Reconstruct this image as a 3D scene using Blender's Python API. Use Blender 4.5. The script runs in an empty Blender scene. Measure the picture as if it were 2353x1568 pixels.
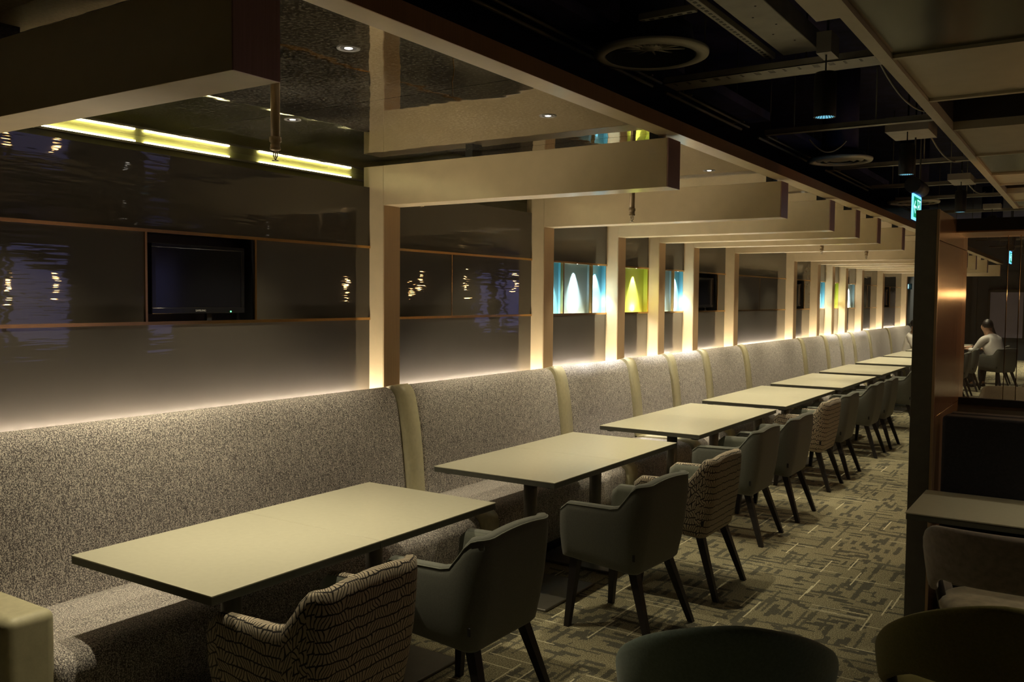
import bpy, bmesh, math, random
from mathutils import Vector, Matrix
random.seed(7)
S = bpy.context.scene
COL = S.collection
PI = math.pi

# ------------------------------------------------------------------ camera
cam_d = bpy.data.cameras.new('camera'); cam = bpy.data.objects.new('camera', cam_d); COL.objects.link(cam)
cam_d.sensor_width = 36; cam_d.lens = 31.237; cam_d.clip_start = .05; cam_d.clip_end = 200
_r = Vector((0.834483, 0.550963, 0.008824)); _u = Vector((-0.034288, 0.035936, 0.998766)); _f = Vector((-0.549966, 0.833756, -0.04888))
cam.matrix_world = Matrix(((_r.x, _u.x, -_f.x, 0), (_r.y, _u.y, -_f.y, 0), (_r.z, _u.z, -_f.z, 1.716), (0, 0, 0, 1)))
S.camera = cam
# ------------------------------------------------------------------ world, exposure
S.view_settings.view_transform = 'Standard'; S.view_settings.look = 'None'
S.view_settings.gamma = 1; S.view_settings.use_curve_mapping = False
S.view_settings.exposure = 1.34
W = bpy.data.worlds.new('world'); S.world = W; W.use_nodes = True
W.node_tree.nodes['Background'].inputs[0].default_value = (.010, .010, .016, 1)
W.node_tree.nodes['Background'].inputs[1].default_value = 0.35
WARM = (1.0, .87, .56)          # recessed downlights
LEDC = (1.0, .86, .66)          # strip behind the banquette
DL_W, DL_W2 = 25.0, 31.0
STRIP = 46.0

# ------------------------------------------------------------------ material helpers
def lin(c):
    return tuple(((v/255)/12.92 if v/255 <= .04045 else (((v/255)+.055)/1.055)**2.4) for v in c)
def mat(name, col, rough=.6, metal=0, spec=.5, coat=0, coat_rough=.05, sheen=0, emit=None, es=0):
    m = bpy.data.materials.new(name); m.use_nodes = True
    b = m.node_tree.nodes['Principled BSDF']
    b.inputs['Base Color'].default_value = (*col, 1); b.inputs['Roughness'].default_value = rough
    b.inputs['Metallic'].default_value = metal; b.inputs['Specular IOR Level'].default_value = spec
    b.inputs['Coat Weight'].default_value = coat; b.inputs['Coat Roughness'].default_value = coat_rough
    b.inputs['Sheen Weight'].default_value = sheen
    if emit: b.inputs['Emission Color'].default_value = (*emit, 1); b.inputs['Emission Strength'].default_value = es
    m['b'] = 1
    return m
class N:
    """tiny node helper"""
    def __init__(s, m): s.m = m; s.t = m.node_tree; s.b = s.t.nodes['Principled BSDF']
    def n(s, typ, **kw):
        x = s.t.nodes.new(typ)
        for k, v in kw.items():
            if k.startswith('_'): setattr(x, k[1:], v)
            else:
                key = k.replace('__', ' ')
                x.inputs[int(key[1:]) if key[0] == 'i' and key[1:].isdigit() else key].default_value = v
        return x
    def l(s, a, b): s.t.links.new(a, b)
    def coord(s, out='Object', scale=(1, 1, 1), rot=(0, 0, 0)):
        tc = s.n('ShaderNodeTexCoord'); mp = s.n('ShaderNodeMapping', Scale=scale, Rotation=rot)
        s.l(tc.outputs[out], mp.inputs[0]); return mp.outputs[0]
    def noise(s, co, scale, detail=2, rough=.5):
        x = s.n('ShaderNodeTexNoise', Scale=scale, Detail=detail, Roughness=rough); s.l(co, x.inputs['Vector']); return x.outputs['Fac']
    def ramp(s, f, stops):
        r = s.n('ShaderNodeValToRGB'); e = r.color_ramp.elements
        while len(e) < len(stops): e.new(.5)
        for i, (p, c) in enumerate(stops):
            e[i].position = p; e[i].color = (*c, 1) if not isinstance(c, (int, float)) else (c, c, c, 1)
        s.l(f, r.inputs[0]); return r.outputs[0]
    def math(s, op, a, b=None, c=None, clamp=False):
        x = s.n('ShaderNodeMath', _operation=op); x.use_clamp = clamp
        for i, v in enumerate((a, b, c)):
            if v is None: continue
            if isinstance(v, (int, float)): x.inputs[i].default_value = v
            else: s.l(v, x.inputs[i])
        return x.outputs[0]
    def mix(s, f, a, b):
        x = s.n('ShaderNodeMix'); x.data_type = 'RGBA'
        for v, i in ((f, 0), (a, 6), (b, 7)):
            if isinstance(v, tuple): x.inputs[i].default_value = (*v, 1)
            elif isinstance(v, (int, float)): x.inputs[i].default_value = v
            else: s.l(v, x.inputs[i])
        return x.outputs[2]
    def base(s, c): s.l(c, s.b.inputs['Base Color'])
    def bump(s, h, strength=.2, dist=.01):
        x = s.n('ShaderNodeBump', Strength=strength, Distance=dist); s.l(h, x.inputs['Height']); s.l(x.outputs[0], s.b.inputs['Normal']); return x

M = {}
def grain(name, col, rough, amt=.12, scale=60, bump=.05, **kw):
    m = mat(name, col, rough, **kw); n = N(m); co = n.coord()
    f = n.noise(co, scale, 3); lo = tuple(c*(1-amt) for c in col); hi = tuple(min(1, c*(1+amt)) for c in col)
    n.base(n.ramp(f, [(.3, lo), (.7, hi)])); n.bump(n.noise(co, scale*4, 2), bump, .002); M[name] = m; return m
grain('cream_paint', (.57, .46, .28), .42, .05, 9, .01, coat=.3, coat_rough=.13)
grain('cream_soffit', (.47, .42, .32), .5, .05, 9, .03)
grain('tabletop', (.49, .47, .375), .36, .03, 40, .01)
grain('table_edge', (.075, .075, .062), .5, .08, 40)
grain('table_metal', (.16, .15, .13), .42, .06, 30, .02, metal=.3)
grain('cream_leather', (.50, .46, .31), .48, .07, 35, .12)
grain('leg_wood', (.012, .009, .010), .5, .2, 30)
grain('black', (.010, .010, .011), .5, .1, 30)
grain('black_services', (.045, .046, .15), .7, .3, 6)
grain('grey_steel', (.24, .23, .21), .5, .1, 12, .03, metal=.2)
grain('duct_steel', (.34, .32, .29), .55, .12, 8, .03)
grain('grey_fabric', (.115, .120, .105), .8, .10, 160, .2, sheen=.15)
grain('lining_fabric', (.17, .18, .15), .8, .08, 160, .2, sheen=.15)
grain('teal_fabric', (.17, .23, .21), .85, .12, 120, .2, sheen=.2)
grain('olive_fabric', (.17, .15, .04), .85, .12, 120, .2, sheen=.1)
grain('rose_velvet', (.22, .18, .16), .7, .2, 40, .15, sheen=.35)
grain('seat_velvet', (.33, .28, .20), .6, .25, 22, .15, sheen=.3)
grain('navy_fabric', (.016, .016, .024), .85, .25, 90, .2)
grain('tan_fabric', (.20, .16, .11), .8, .1, 90, .2)
grain('dark_wall', (.040, .048, .066), .7, .15, 3, .02)
grain('recess_paint', (.22, .22, .10), .22, .15, 3, .02)
grain('side_wall', (.035, .030, .028), .6, .15, 3, .02)
grain('pillar_dark', (.11, .10, .085), .6, .10, 20, .03)
grain('white_shirt', (.75, .73, .70), .8, .05, 60, .1)
grain('skin', (.42, .25, .16), .55, .06, 30, .02)
grain('hair', (.010, .008, .008), .45, .3, 90, .2)
grain('trousers', (.02, .02, .025), .8, .1, 60, .1)
grain('dark_blouse', (.018, .015, .020), .8, .1, 60, .1)
grain('paper', (.75, .74, .70), .7, .02, 30)
grain('cup', (.62, .55, .45), .5, .02, 30)
grain('projection', (.30, .27, .42), .7, .05, 3)
grain('shelf_wood', (.16, .10, .05), .5, .2, 10)
M['brass'] = mat('brass', (.62, .38, .16), .22, 1)
M['chrome'] = mat('chrome', (.55, .52, .46), .25, 1)
M['sprinkler_pipe'] = mat('sprinkler_pipe', (.36, .27, .16), .38, .4)
M['diffuser'] = mat('diffuser', (.85, .82, .74), .5, .1)
M['diffuser_in'] = mat('diffuser_in', (.10, .12, .13), .3, .5)
M['lamp_face'] = mat('lamp_face', (.8, .8, .8), .4, emit=(1, .93, .8), es=5)
M['strip'] = mat('strip', (.8, .8, .8), .4, emit=LEDC, es=STRIP)
M['strip_yellow'] = mat('strip_yellow', (.8, .8, .5), .4, emit=(1, .90, .42), es=11)
M['tv_screen'] = mat('tv_screen', (.006, .006, .009), .12, spec=.7)
M['tv_bezel'] = mat('tv_bezel', (.008, .008, .010), .15, spec=.6)
M['silver_ink'] = mat('silver_ink', (.35, .35, .36), .4)
M['green_led'] = mat('green_led', (0, .3, .05), .4, emit=(.05, 1, .2), es=6)
M['recess'] = mat('recess', (.006, .006, .007), .4)
M['pendant_lens'] = mat('pendant_lens', (.12, .25, .3), .2, .7, emit=(.25, .75, 1), es=.25)
M['pendant_led'] = mat('pendant_led', (.4, .8, 1), .3, emit=(.4, .85, 1), es=9)
M['glow_edge'] = mat('glow_edge', (.3, .6, 1), .3, emit=(.10, .40, 1), es=1.1)
M['exit_green'] = mat('exit_green', (.0, .2, .08), .3, emit=(.005, .22, .10), es=.55)
M['exit_white'] = mat('exit_white', (.7, .9, .9), .3, emit=(.35, .9, .95), es=.6)
M['cyan_lamp'] = mat('cyan_lamp', (.3, .8, .9), .3, emit=(.35, .9, 1), es=2)
M['bulb'] = mat('bulb', (1, .8, .5), .3, emit=(1, .58, .22), es=40)
M['bulb_pillar_fill'] = mat('bulb_pillar_fill', (1, .8, .5), .3, emit=(1, .52, .18), es=95)  # for the out of view pendant added to light the copper pillar
M['bulb_low'] = mat('bulb_low', (1, .8, .5), .3, emit=(1, .52, .18), es=22)
M['window_dusk'] = mat('window_dusk', (.1, .1, .2), .2, emit=(.25, .25, .6), es=.35)

def m_bronze(name, col, rough, streak=.25, metal=.75):
    m = mat(name, col, rough, metal); n = N(m); co = n.coord(scale=(90, 90, 1.2))
    f = n.noise(co, 3, 4); n.base(n.ramp(f, [(.25, tuple(c*(1-streak) for c in col)), (.75, tuple(min(1, c*(1+streak)) for c in col))]))
    n.bump(f, .008, .001); M[name] = m
m_bronze('bronze', (.48, .33, .20), .34, .10, .25)
m_bronze('bronze_end', (.38, .23, .21), .34, .12, .2)
m_bronze('bronze_fascia', (.32, .17, .075), .30, .15, .2)
m_bronze('copper_laminate', (.38, .23, .14), .20, .28, .45)

def m_mirror():
    m = mat('dark_mirror', (.42, .39, .34), .03, 1); n = N(m)
    co = n.coord(scale=(1, 1, 1)); n.bump(n.noise(co, 3.6, 2), .055, .03)
    tn = n.coord(scale=(1, 1, 1)); sp = n.noise(tn, 70, 3, .75); big = n.noise(tn, 1.6, 2)
    f = n.math('ADD', sp, n.math('MULTIPLY', n.math('SUBTRACT', big, .5), .35))
    n.base(n.ramp(f, [(.42, (.42, .39, .33)), (.60, (.62, .58, .50))])); n.l(n.ramp(f, [(.50, 1.0), (.66, .72)]), n.b.inputs['Metallic']); M['dark_mirror'] = m
    M['satin_mirror'] = mat('satin_mirror', (.10, .10, .06), .22, .8)
m_mirror()
def m_glasspanel():
    m = mat('brown_glass', (.12, .095, .08), .5, spec=.3, coat=1, coat_rough=.02); n = N(m)
    n.b.inputs['Coat IOR'].default_value = 1.7
    co = n.coord(scale=(1, .55, 2.6))
    f = n.math('ADD', n.noise(co, 5, 2), n.math('MULTIPLY', n.noise(n.coord(scale=(1, .4, 6)), 7, 2), .35))
    b = n.n('ShaderNodeBump', Strength=.05, Distance=.03); n.l(f, b.inputs['Height']); n.l(b.outputs[0], n.b.inputs['Coat Normal'])
    n.base(n.ramp(n.noise(n.coord(), 2, 2), [(.3, (.036, .031, .025)), (.7, (.042, .036, .029))])); M['brown_glass'] = m
m_glasspanel()
def m_tweed():
    m = mat('tweed', (.3, .27, .24), .85, sheen=.12); n = N(m)
    a = n.noise(n.coord(scale=(1, 1, .72)), 245, 2, .8)
    b = n.noise(n.coord(scale=(1, 1, .10)), 150, 2)
    f = n.math('ADD', a, n.math('MULTIPLY', n.math('SUBTRACT', b, .5), .22))
    n.base(n.ramp(f, [(.42, (.095, .080, .085)), (.51, (.26, .235, .24)), (.57, (.80, .745, .70))]))
    n.bump(a, .35, .004); M['tweed'] = m
m_tweed()
def m_wood():
    m = mat('side_wood', (.2, .12, .07), .4); M['side_wood'] = m
m_wood()
def m_carpet():
    m = mat('carpet', (.2, .2, .15), .95, spec=.1, sheen=.1); n = N(m)
    fine = n.noise(n.coord(), 170, 3, .7)
    basec = n.ramp(fine, [(.36, (.07, .062, .035)), (.51, (.27, .24, .15)), (.64, (.56, .52, .36))])
    def dashes(sx, sy, lo, hi, sc, mask_lo, mask_hi):
        d = n.noise(n.coord(scale=(sx, sy, 1)), sc, 1.5, .55)
        k = n.noise(n.coord(scale=(1, 1, 1)), 1.7 if sx > sy else 1.3, 2)
        d = n.ramp(d, [(lo, 0.0), (hi, 1.0)]); k = n.ramp(k, [(mask_lo, 0.0), (mask_hi, 1.0)])
        return n.math('MULTIPLY', d, k)
    def bricks(w, h, rot, thr, seed, off=.37, wb=.024):
        co = n.coord(rot=(0, 0, rot))
        br = n.n('ShaderNodeTexBrick', Scale=1.0, Mortar__Size=0.0, Bias=0.0, Brick__Width=w, Row__Height=h)
        br.offset = off; br.squash = 1
        br.inputs['Color1'].default_value = (0, 0, 0, 1); br.inputs['Color2'].default_value = (1, 1, 1, 1)
        wob = n.n('ShaderNodeTexNoise', Scale=55.0 + seed, Detail=2.0); ad = n.n('ShaderNodeVectorMath', _operation='MULTIPLY_ADD')
        ad.inputs[1].default_value = (wb, wb, 0); n.l(co, wob.inputs['Vector'])
        sub = n.n('ShaderNodeVectorMath', _operation='SUBTRACT'); n.l(wob.outputs['Color'], sub.inputs[0]); sub.inputs[1].default_value = (.5, .5, .5)
        n.l(sub.outputs[0], ad.inputs[0]); n.l(co, ad.inputs[2])
        n.l(ad.outputs[0], br.inputs['Vector'])
        return n.math('GREATER_THAN', br.outputs['Color'], thr)
    region = n.math('GREATER_THAN', n.noise(n.coord(), 2.2, 1), .5)
    A = bricks(.11, .030, 0, .80, 0); B = bricks(.11, .030, PI/2, .80, 9)
    dk = n.math('ADD', n.math('MULTIPLY', A, region), n.math('MULTIPLY', B, n.math('SUBTRACT', 1, region)))
    A2 = bricks(.26, .016, 0, .94, 3, .5); B2 = bricks(.26, .016, PI/2, .94, 5, .41)
    dk = n.math('MAXIMUM', dk, n.math('MULTIPLY', n.math('MAXIMUM', A2, B2), .9))
    dk = n.math('MULTIPLY', dk, .8)
    c = n.mix(dk, basec, n.ramp(fine, [(.3, (.035, .036, .034)), (.7, (.085, .085, .072))]))
    L1 = bricks(.30, .0080, 0, .990, 2, .31, .008); L2 = bricks(.30, .0080, PI/2, .990, 4, .47, .008)
    lt = n.math('MULTIPLY', n.math('MAXIMUM', L1, L2), .85)
    c = n.mix(lt, c, (.75, .70, .50)); n.base(c); n.bump(fine, .5, .006); M['carpet'] = m
m_carpet()
def m_pattern():
    m = mat('fan_fabric', (.5, .45, .36), .8, sheen=.1); n = N(m)
    tc = n.n('ShaderNodeTexCoord'); sp = n.n('ShaderNodeSeparateXYZ'); n.l(tc.outputs['UV'], sp.inputs[0]); u, v = sp.outputs[0], sp.outputs[1]
    wob = n.n('ShaderNodeTexNoise', Scale=14.0, Detail=1.0); n.l(tc.outputs['UV'], wob.inputs['Vector'])
    w = n.math('SUBTRACT', wob.outputs['Fac'], .5)
    vv = n.math('ADD', n.math('DIVIDE', v, .040), n.math('MULTIPLY', w, .5))
    row = n.math('FLOOR', vv); f = n.math('SUBTRACT', n.math('FRACT', vv), .5)
    alt = n.math('SUBTRACT', n.math('MULTIPLY', n.math('MODULO', n.math('ABSOLUTE', row), 2), 2), 1)
    ph = n.math('MULTIPLY', row, 1.7)
    lean = n.math('SINE', n.math('ADD', n.math('MULTIPLY', u, 42), ph))
    uu = n.math('ADD', n.math('DIVIDE', u, .0135), n.math('MULTIPLY', n.math('MULTIPLY', f, lean), 1.7))
    uu = n.math('ADD', uu, n.math('ADD', n.math('MULTIPLY', row, .37), n.math('MULTIPLY', w, 2.2)))
    du = n.math('ABSOLUTE', n.math('SUBTRACT', n.math('FRACT', uu), .5))
    lu = n.math('LESS_THAN', du, .14)
    lv = n.math('GREATER_THAN', n.math('ABSOLUTE', f), .43)
    ln = n.math('MAXIMUM', lu, lv)
    n.base(n.mix(ln, (.44, .37, .28), (.010, .006, .006))); n.bump(n.noise(tc.outputs['UV'], 500, 2), .15, .002); M['fan_fabric'] = m
m_pattern()
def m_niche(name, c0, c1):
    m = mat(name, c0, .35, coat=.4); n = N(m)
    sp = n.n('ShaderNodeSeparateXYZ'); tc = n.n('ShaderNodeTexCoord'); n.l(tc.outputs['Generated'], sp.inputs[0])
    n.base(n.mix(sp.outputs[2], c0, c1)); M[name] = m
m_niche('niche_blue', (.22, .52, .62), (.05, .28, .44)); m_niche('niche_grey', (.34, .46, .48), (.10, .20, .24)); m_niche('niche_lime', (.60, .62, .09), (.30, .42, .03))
def m_clear():
    m = mat('clear_glass', (.9, .95, .95), .02, spec=.5); b = m.node_tree.nodes['Principled BSDF']
    b.inputs['Alpha'].default_value = .05; M['clear_glass'] = m
    m = mat('bottle_plastic', (.8, .9, .95), .1, spec=.6); b = m.node_tree.nodes['Principled BSDF']
    b.inputs['Transmission Weight'].default_value = .7; b.inputs['IOR'].default_value = 1.2; M['bottle_plastic'] = m
m_clear()

# ------------------------------------------------------------------ mesh helpers
def box(bm, x0, x1, y0, y1, z0, z1, bev=0, seg=2, mi=0):
    r = bmesh.ops.create_cube(bm, size=1)
    for v in r['verts']:
        v.co = Vector(((x0+x1)/2+v.co.x*(x1-x0), (y0+y1)/2+v.co.y*(y1-y0), (z0+z1)/2+v.co.z*(z1-z0)))
    fs = list({f for v in r['verts'] for f in v.link_faces})
    for f in fs: f.material_index = mi
    if bev:
        es = list({e for v in r['verts'] for e in v.link_edges})
        rr = bmesh.ops.bevel(bm, geom=es, offset=bev, segments=seg, affect='EDGES', profile=.5)
        for f in rr['faces']: f.smooth = True; f.material_index = mi
def cyl(bm, p0, p1, r0, r1=None, seg=20, mi=0, cap=True):
    p0 = Vector(p0); p1 = Vector(p1); r1 = r0 if r1 is None else r1; d = p1-p0
    rot = Vector((0, 0, 1)).rotation_difference(d).to_matrix().to_4x4(); rot.translation = (p0+p1)/2
    r = bmesh.ops.create_cone(bm, cap_ends=cap, segments=seg, radius1=r0, radius2=r1, depth=d.length, matrix=rot)
    for f in {f for v in r['verts'] for f in v.link_faces}:
        f.material_index = mi
        if len(f.verts) == 4: f.smooth = True
def lathe(bm, prof, c=(0, 0, 0), seg=48, mi=0):
    rings = []
    for r, z in prof:
        rings.append([bm.verts.new((c[0]+r*math.cos(2*PI*i/seg), c[1]+r*math.sin(2*PI*i/seg), c[2]+z)) for i in range(seg)])
    for a, b in zip(rings, rings[1:]):
        for i in range(seg):
            f = bm.faces.new((a[i], a[(i+1) % seg], b[(i+1) % seg], b[i])); f.smooth = True; f.material_index = mi
def extrude_y(bm, prof, y0, y1, mi=0, smooth=True, nseg=1, fn=None):
    """closed (x,z) profile run along y"""
    rings = []
    for k in range(nseg+1):
        t = k/nseg; y = y0+(y1-y0)*t
        rings.append([bm.verts.new((x+(fn(t, x, z) if fn else 0), y, z)) for x, z in prof])
    n = len(prof)
    for a, b in zip(rings, rings[1:]):
        for i in range(n):
            f = bm.faces.new((a[i], a[(i+1) % n], b[(i+1) % n], b[i])); f.smooth = smooth; f.material_index = mi
    bm.faces.new(rings[0]).material_index = mi; bm.faces.new(rings[-1][::-1]).material_index = mi
def loopstrip(bm, rings, closed=True, mi=None, cap=True):
    n = len(rings[0]); V = [[bm.verts.new(p) for p in r] for r in rings]
    for a, b in zip(V, V[1:]):
        for i in range(n if closed else n-1):
            f = bm.faces.new((a[i], a[(i+1) % n], b[(i+1) % n], b[i])); f.smooth = True
            if mi: f.material_index = mi(i)
    if cap:
        for r in (V[0], V[-1][::-1]):
            f = bm.faces.new(r); f.smooth = False
    return V
def obj(name, bm, mats, parent=None, loc=None, smooth_angle=None):
    bmesh.ops.recalc_face_normals(bm, faces=bm.faces)
    me = bpy.data.meshes.new(name); bm.to_mesh(me); bm.free()
    for m in (mats if isinstance(mats, (list, tuple)) else [mats]): me.materials.append(M[m] if isinstance(m, str) else m)
    o = bpy.data.objects.new(name, me); COL.objects.link(o)
    if loc: o.location = loc
    if parent: o.parent = parent
    return o
def B(): return bmesh.new()
def tag(o, label, cat, group=None):
    o['label'] = label; o['category'] = cat
    if group: o['group'] = group
    return o
def thing(name, label, cat, loc=(0, 0, 0), rz=0, group=None):
    o = bpy.data.objects.new(name, None); COL.objects.link(o); o.location = loc; o.rotation_euler = (0, 0, rz); o.empty_display_size = .1
    return tag(o, label, cat, group)
def struct(name, bm, m, parent=None):
    o = obj(name, bm, m, parent)
    if parent is None: o['kind'] = 'structure'
    return o
def bx(name, m, dims, parent=None, bev=0, seg=2):
    b = B(); box(b, *dims, bev, seg); return obj(name, b, m, parent)
def dup(root, loc, rz=0, label=None, group=None):
    def cp(o, par):
        c = o.copy(); COL.objects.link(c)
        if par: c.parent = par
        for ch in kids.get(o.name, []): cp(ch, c)
        return c
    kids = {}
    for o in list(root.children_recursive): kids.setdefault(o.parent.name, []).append(o)
    r = cp(root, None); r.location = loc; r.rotation_euler = (0, 0, rz)
    if label: r['label'] = label
    if group: r['group'] = group
    return r
def spot(name, loc, target, watts, col, size, blend, rad, parent=None):
    d = bpy.data.lights.new(name, 'SPOT'); d.energy = watts; d.color = col; d.spot_size = size; d.spot_blend = blend; d.shadow_soft_size = rad
    o = bpy.data.objects.new(name, d); COL.objects.link(o)
    o.location = loc; o.rotation_euler = (Vector(target)-Vector(loc)).to_track_quat('-Z', 'Y').to_euler()
    if parent: o.parent = parent; o.matrix_parent_inverse = parent.matrix_basis.inverted() if False else Matrix.Translation(-Vector(parent.location))
    return o

# ------------------------------------------------------------------ setting
FY = [-0.42, 1.50, 4.196, 6.112, 7.43, 8.35, 9.273, 10.585, 13.124, 14.445, 15.376, 16.31, 17.6, 19.53, 22.24]
CW = .155
WX = -3.85; ZC = 2.57
YE = FY[-1]+CW
b = B(); box(b, -4.6, 5.0, -3.5, 31, -.1, 0); struct('floor', b, 'carpet')
b = B(); box(b, -4.6, 5.0, -3.5, 31, 3.7, 3.85); struct('ceiling', b, 'black_services')
b = B(); box(b, -4.6, 5.0, 30, 30.2, 0, 3.7)
box(b, -3.2, -3.06, 29.9, 30, 0, 2.5); box(b, -4.5, 5, 29.96, 30, 2.5, 2.62); struct('wall_back', b, 'dark_wall')
b = B(); box(b, -4.6, 5.0, -3.6, -3.5, 0, 3.7); struct('wall_front', b, 'side_wall')
b = B(); box(b, 4.9, 5.0, -3.5, 30, 0, 3.7)
for y in range(-3, 30, 3): box(b, 4.8, 4.9, y, y+.3, 0, 3.0)
struct('wall_right', b, 'side_wall')
for i, (y0, y1) in enumerate([(5.5, 7.3), (8.5, 9.6), (17.5, 19.8)]):
    b = B(); box(b, 4.86, 4.895, y0, y1, 1.0, 2.2); w = struct('window_%d' % (i+1), b, 'window_dusk')
    b = B()
    for y in (y0, (y0+y1)/2, y1): box(b, 4.80, 4.86, y-.03, y+.03, 1.0, 2.2)
    box(b, 4.80, 4.86, y0, y1, 1.55, 1.6); obj('window_frame', b, 'black', w)
b = B(); box(b, -4.6, -4.36, -3.5, YE, 0, 3.7)
box(b, -4.36, -3.99, -3.5, YE, 0, 1.5); struct('wall_left', b, 'recess_paint')
b = B(); box(b, -4.6, -4.1, YE, 30, 0, 3.7); struct('wall_left', b, 'dark_wall')
b = B(); box(b, -4.08, -4.0, 23.4, 24.4, 0, 2.15, .01); d = struct('door_1', b, 'dark_wall'); bx('door_handle', 'chrome', (-4.0, -3.95, 24.25, 24.28, .95, 1.15), d)
# canopy over the banquette: mirror tiles, cream band, bronze fascia
b = B(); ys = [-1.0, .28, 1.61, 2.94, 4.27, 5.9, 7.2, 8.5, 9.8, 11.1, 12.4, 13.7, 15, 16.3, 17.6, 18.9, 20.2, 21.4, YE]
for y0, y1 in zip(ys, ys[1:]):
    box(b, -4.36, -1.905, y0+.002, y1-.002, ZC, ZC+.012)
c = struct('ceiling.001', b, 'dark_mirror')
b = B(); box(b, -4.36, -1.80, -1.0, YE, ZC+.014, ZC+.04); struct('ceiling.002', b, 'black')
b = B(); box(b, -1.902, -1.803, -1.0, YE+.05, 2.548, 2.60); struct('trim_1', b, 'cream_paint')
b = B(); box(b, -1.803, -1.797, -1.0, YE+.05, 2.547, 2.615); struct('trim_2', b, 'bronze_fascia')

# wall cladding, per bay
Z0, ZL, ZU, ZT = 1.02, 1.575, 2.025, 2.40
def rail(b, y0, y1, z): box(b, WX-.004, WX+.008, y0, y1, z-.008, z+.008)
BAYS = list(zip(FY, FY[1:]))
names = {}
for i, (a, c_) in enumerate(BAYS):
    y0, y1 = a+CW, c_
    low = B(); box(low, WX-.02, WX, y0, y1, .4, ZL-.008)
    w = obj('wall_left', low, 'brown_glass'); w['kind'] = 'structure'
    bx('upper_panel', 'brown_glass', (WX-.02, WX, y0, y1, ZU+.008, ZT), w)
    if i: bx('light_strip', 'strip', (-3.80, -3.785, a+CW+.02, c_-.02, 1.075, 1.085), w)
    rb = B(); rail(rb, y0, y1, ZL); rail(rb, y0, y1, ZU); obj('brass_rail', rb, 'brass', w)
    opening = {1: (2.615, 3.283), 6: (9.65, 10.32), 8: (13.44, 14.10), 13: (20.2, 20.9), 3: (y0, y1), 4: (y0+.02, y1), 5: (y0, y1), 9: (y0, y1), 10: (y0, y1), 11: (y0, y1)}.get(i)
    if opening:
        o0, o1 = opening
        segs = [(y0, o0-.006), (o1+.006, y1)]
        if o0-.006 > y0+.01 or o1+.006 < y1-.01:
            vb = B()
            for y in (o0, o1): box(vb, WX-.004, WX+.008, y-.006, y+.006, ZL+.008, ZU-.008)
            obj('brass_rail', vb, 'brass', w)
    else:
        mid = (y0+y1)/2+(-.18 if i == 2 else 0)
        segs = [(y0, mid-.002), (mid+.002, y1)]
        bx('joint_strip', 'brass', (WX-.004, WX+.003, mid-.003, mid+.003, ZL+.008, ZU-.008), w)
    for s0, s1 in segs:
        if s1-s0 > .015: bx('middle_panel', 'brown_glass', (WX-.02, WX, s0, s1, ZL+.008, ZU-.008), w)

# recess boxes for the televisions
TVG = 'televisions in the wall recesses'
tvl = {1: 'black flat television in the wall recess nearest the camera, small green light lit', 6: 'black television recessed in wall past the lit coloured niches, beside the fifth to sixth frame',
       8: 'black television recess just before the far group of lit niches', 13: 'farthest black television, last recess along the panelled wall'}
for i, (o0, o1) in {1: (2.615, 3.283), 6: (9.65, 10.32), 8: (13.44, 14.10), 13: (20.2, 20.9)}.items():
    b = B(); x1, x0 = WX-.001, WX-.13
    for d in ((x0-.005, x0, o0, o1, ZL, ZU), (x0, x1, o0-.004, o0, ZL, ZU), (x0, x1, o1, o1+.004, ZL, ZU), (x0, x1, o0, o1, ZL-.004, ZL), (x0, x1, o0, o1, ZU, ZU+.004)): box(b, *d)
    rc = obj('wall_left', b, 'recess'); rc['kind'] = 'structure'
    t = thing('television', tvl[i], 'television', (WX-.05, (o0+o1)/2, ZL+.045), 0, TVG)
    hw = .283; b = B(); box(b, -.03, .02, -hw, hw, 0, .35, .006); obj('casing', b, 'tv_bezel', t)
    b = B(); box(b, .020, .0215, -hw+.022, hw-.022, .032, .33); obj('screen', b, 'tv_screen', t)
    b = B()
    for d in ((.02, .026, -hw, hw, .33, .35), (.02, .026, -hw, hw, 0, .03), (.02, .026, -hw, -hw+.022, .03, .33), (.02, .026, hw-.022, hw, .03, .33)): box(b, *d, .002)
    bz = obj('bezel', b, 'tv_bezel', t)
    b = B(); box(b, -.01, .01, .05, .08, -.045, 0); obj('mount', b, 'black', t)
    if i == 1:
        tx = bpy.data.curves.new('lettering', 'FONT'); tx.body = 'SAMSUNG'; tx.size = .014; tx.extrude = .0004; tx.align_x = 'CENTER'
        to = bpy.data.objects.new('lettering_curve', tx); COL.objects.link(to); tm = bpy.data.meshes.new_from_object(to.evaluated_get(bpy.context.evaluated_depsgraph_get())); bpy.data.objects.remove(to)
        to = bpy.data.objects.new('lettering', tm); COL.objects.link(to); tm.materials.clear(); tm.materials.append(M['silver_ink']); to.parent = bz
        to.location = (.0265, 0, .010); to.rotation_euler = (PI/2, 0, PI/2)
        b = B(); cyl(b, (.026, .19, .008), (.0275, .19, .008), .0035, seg=12); obj('power_light', b, 'green_led', bz)

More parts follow.
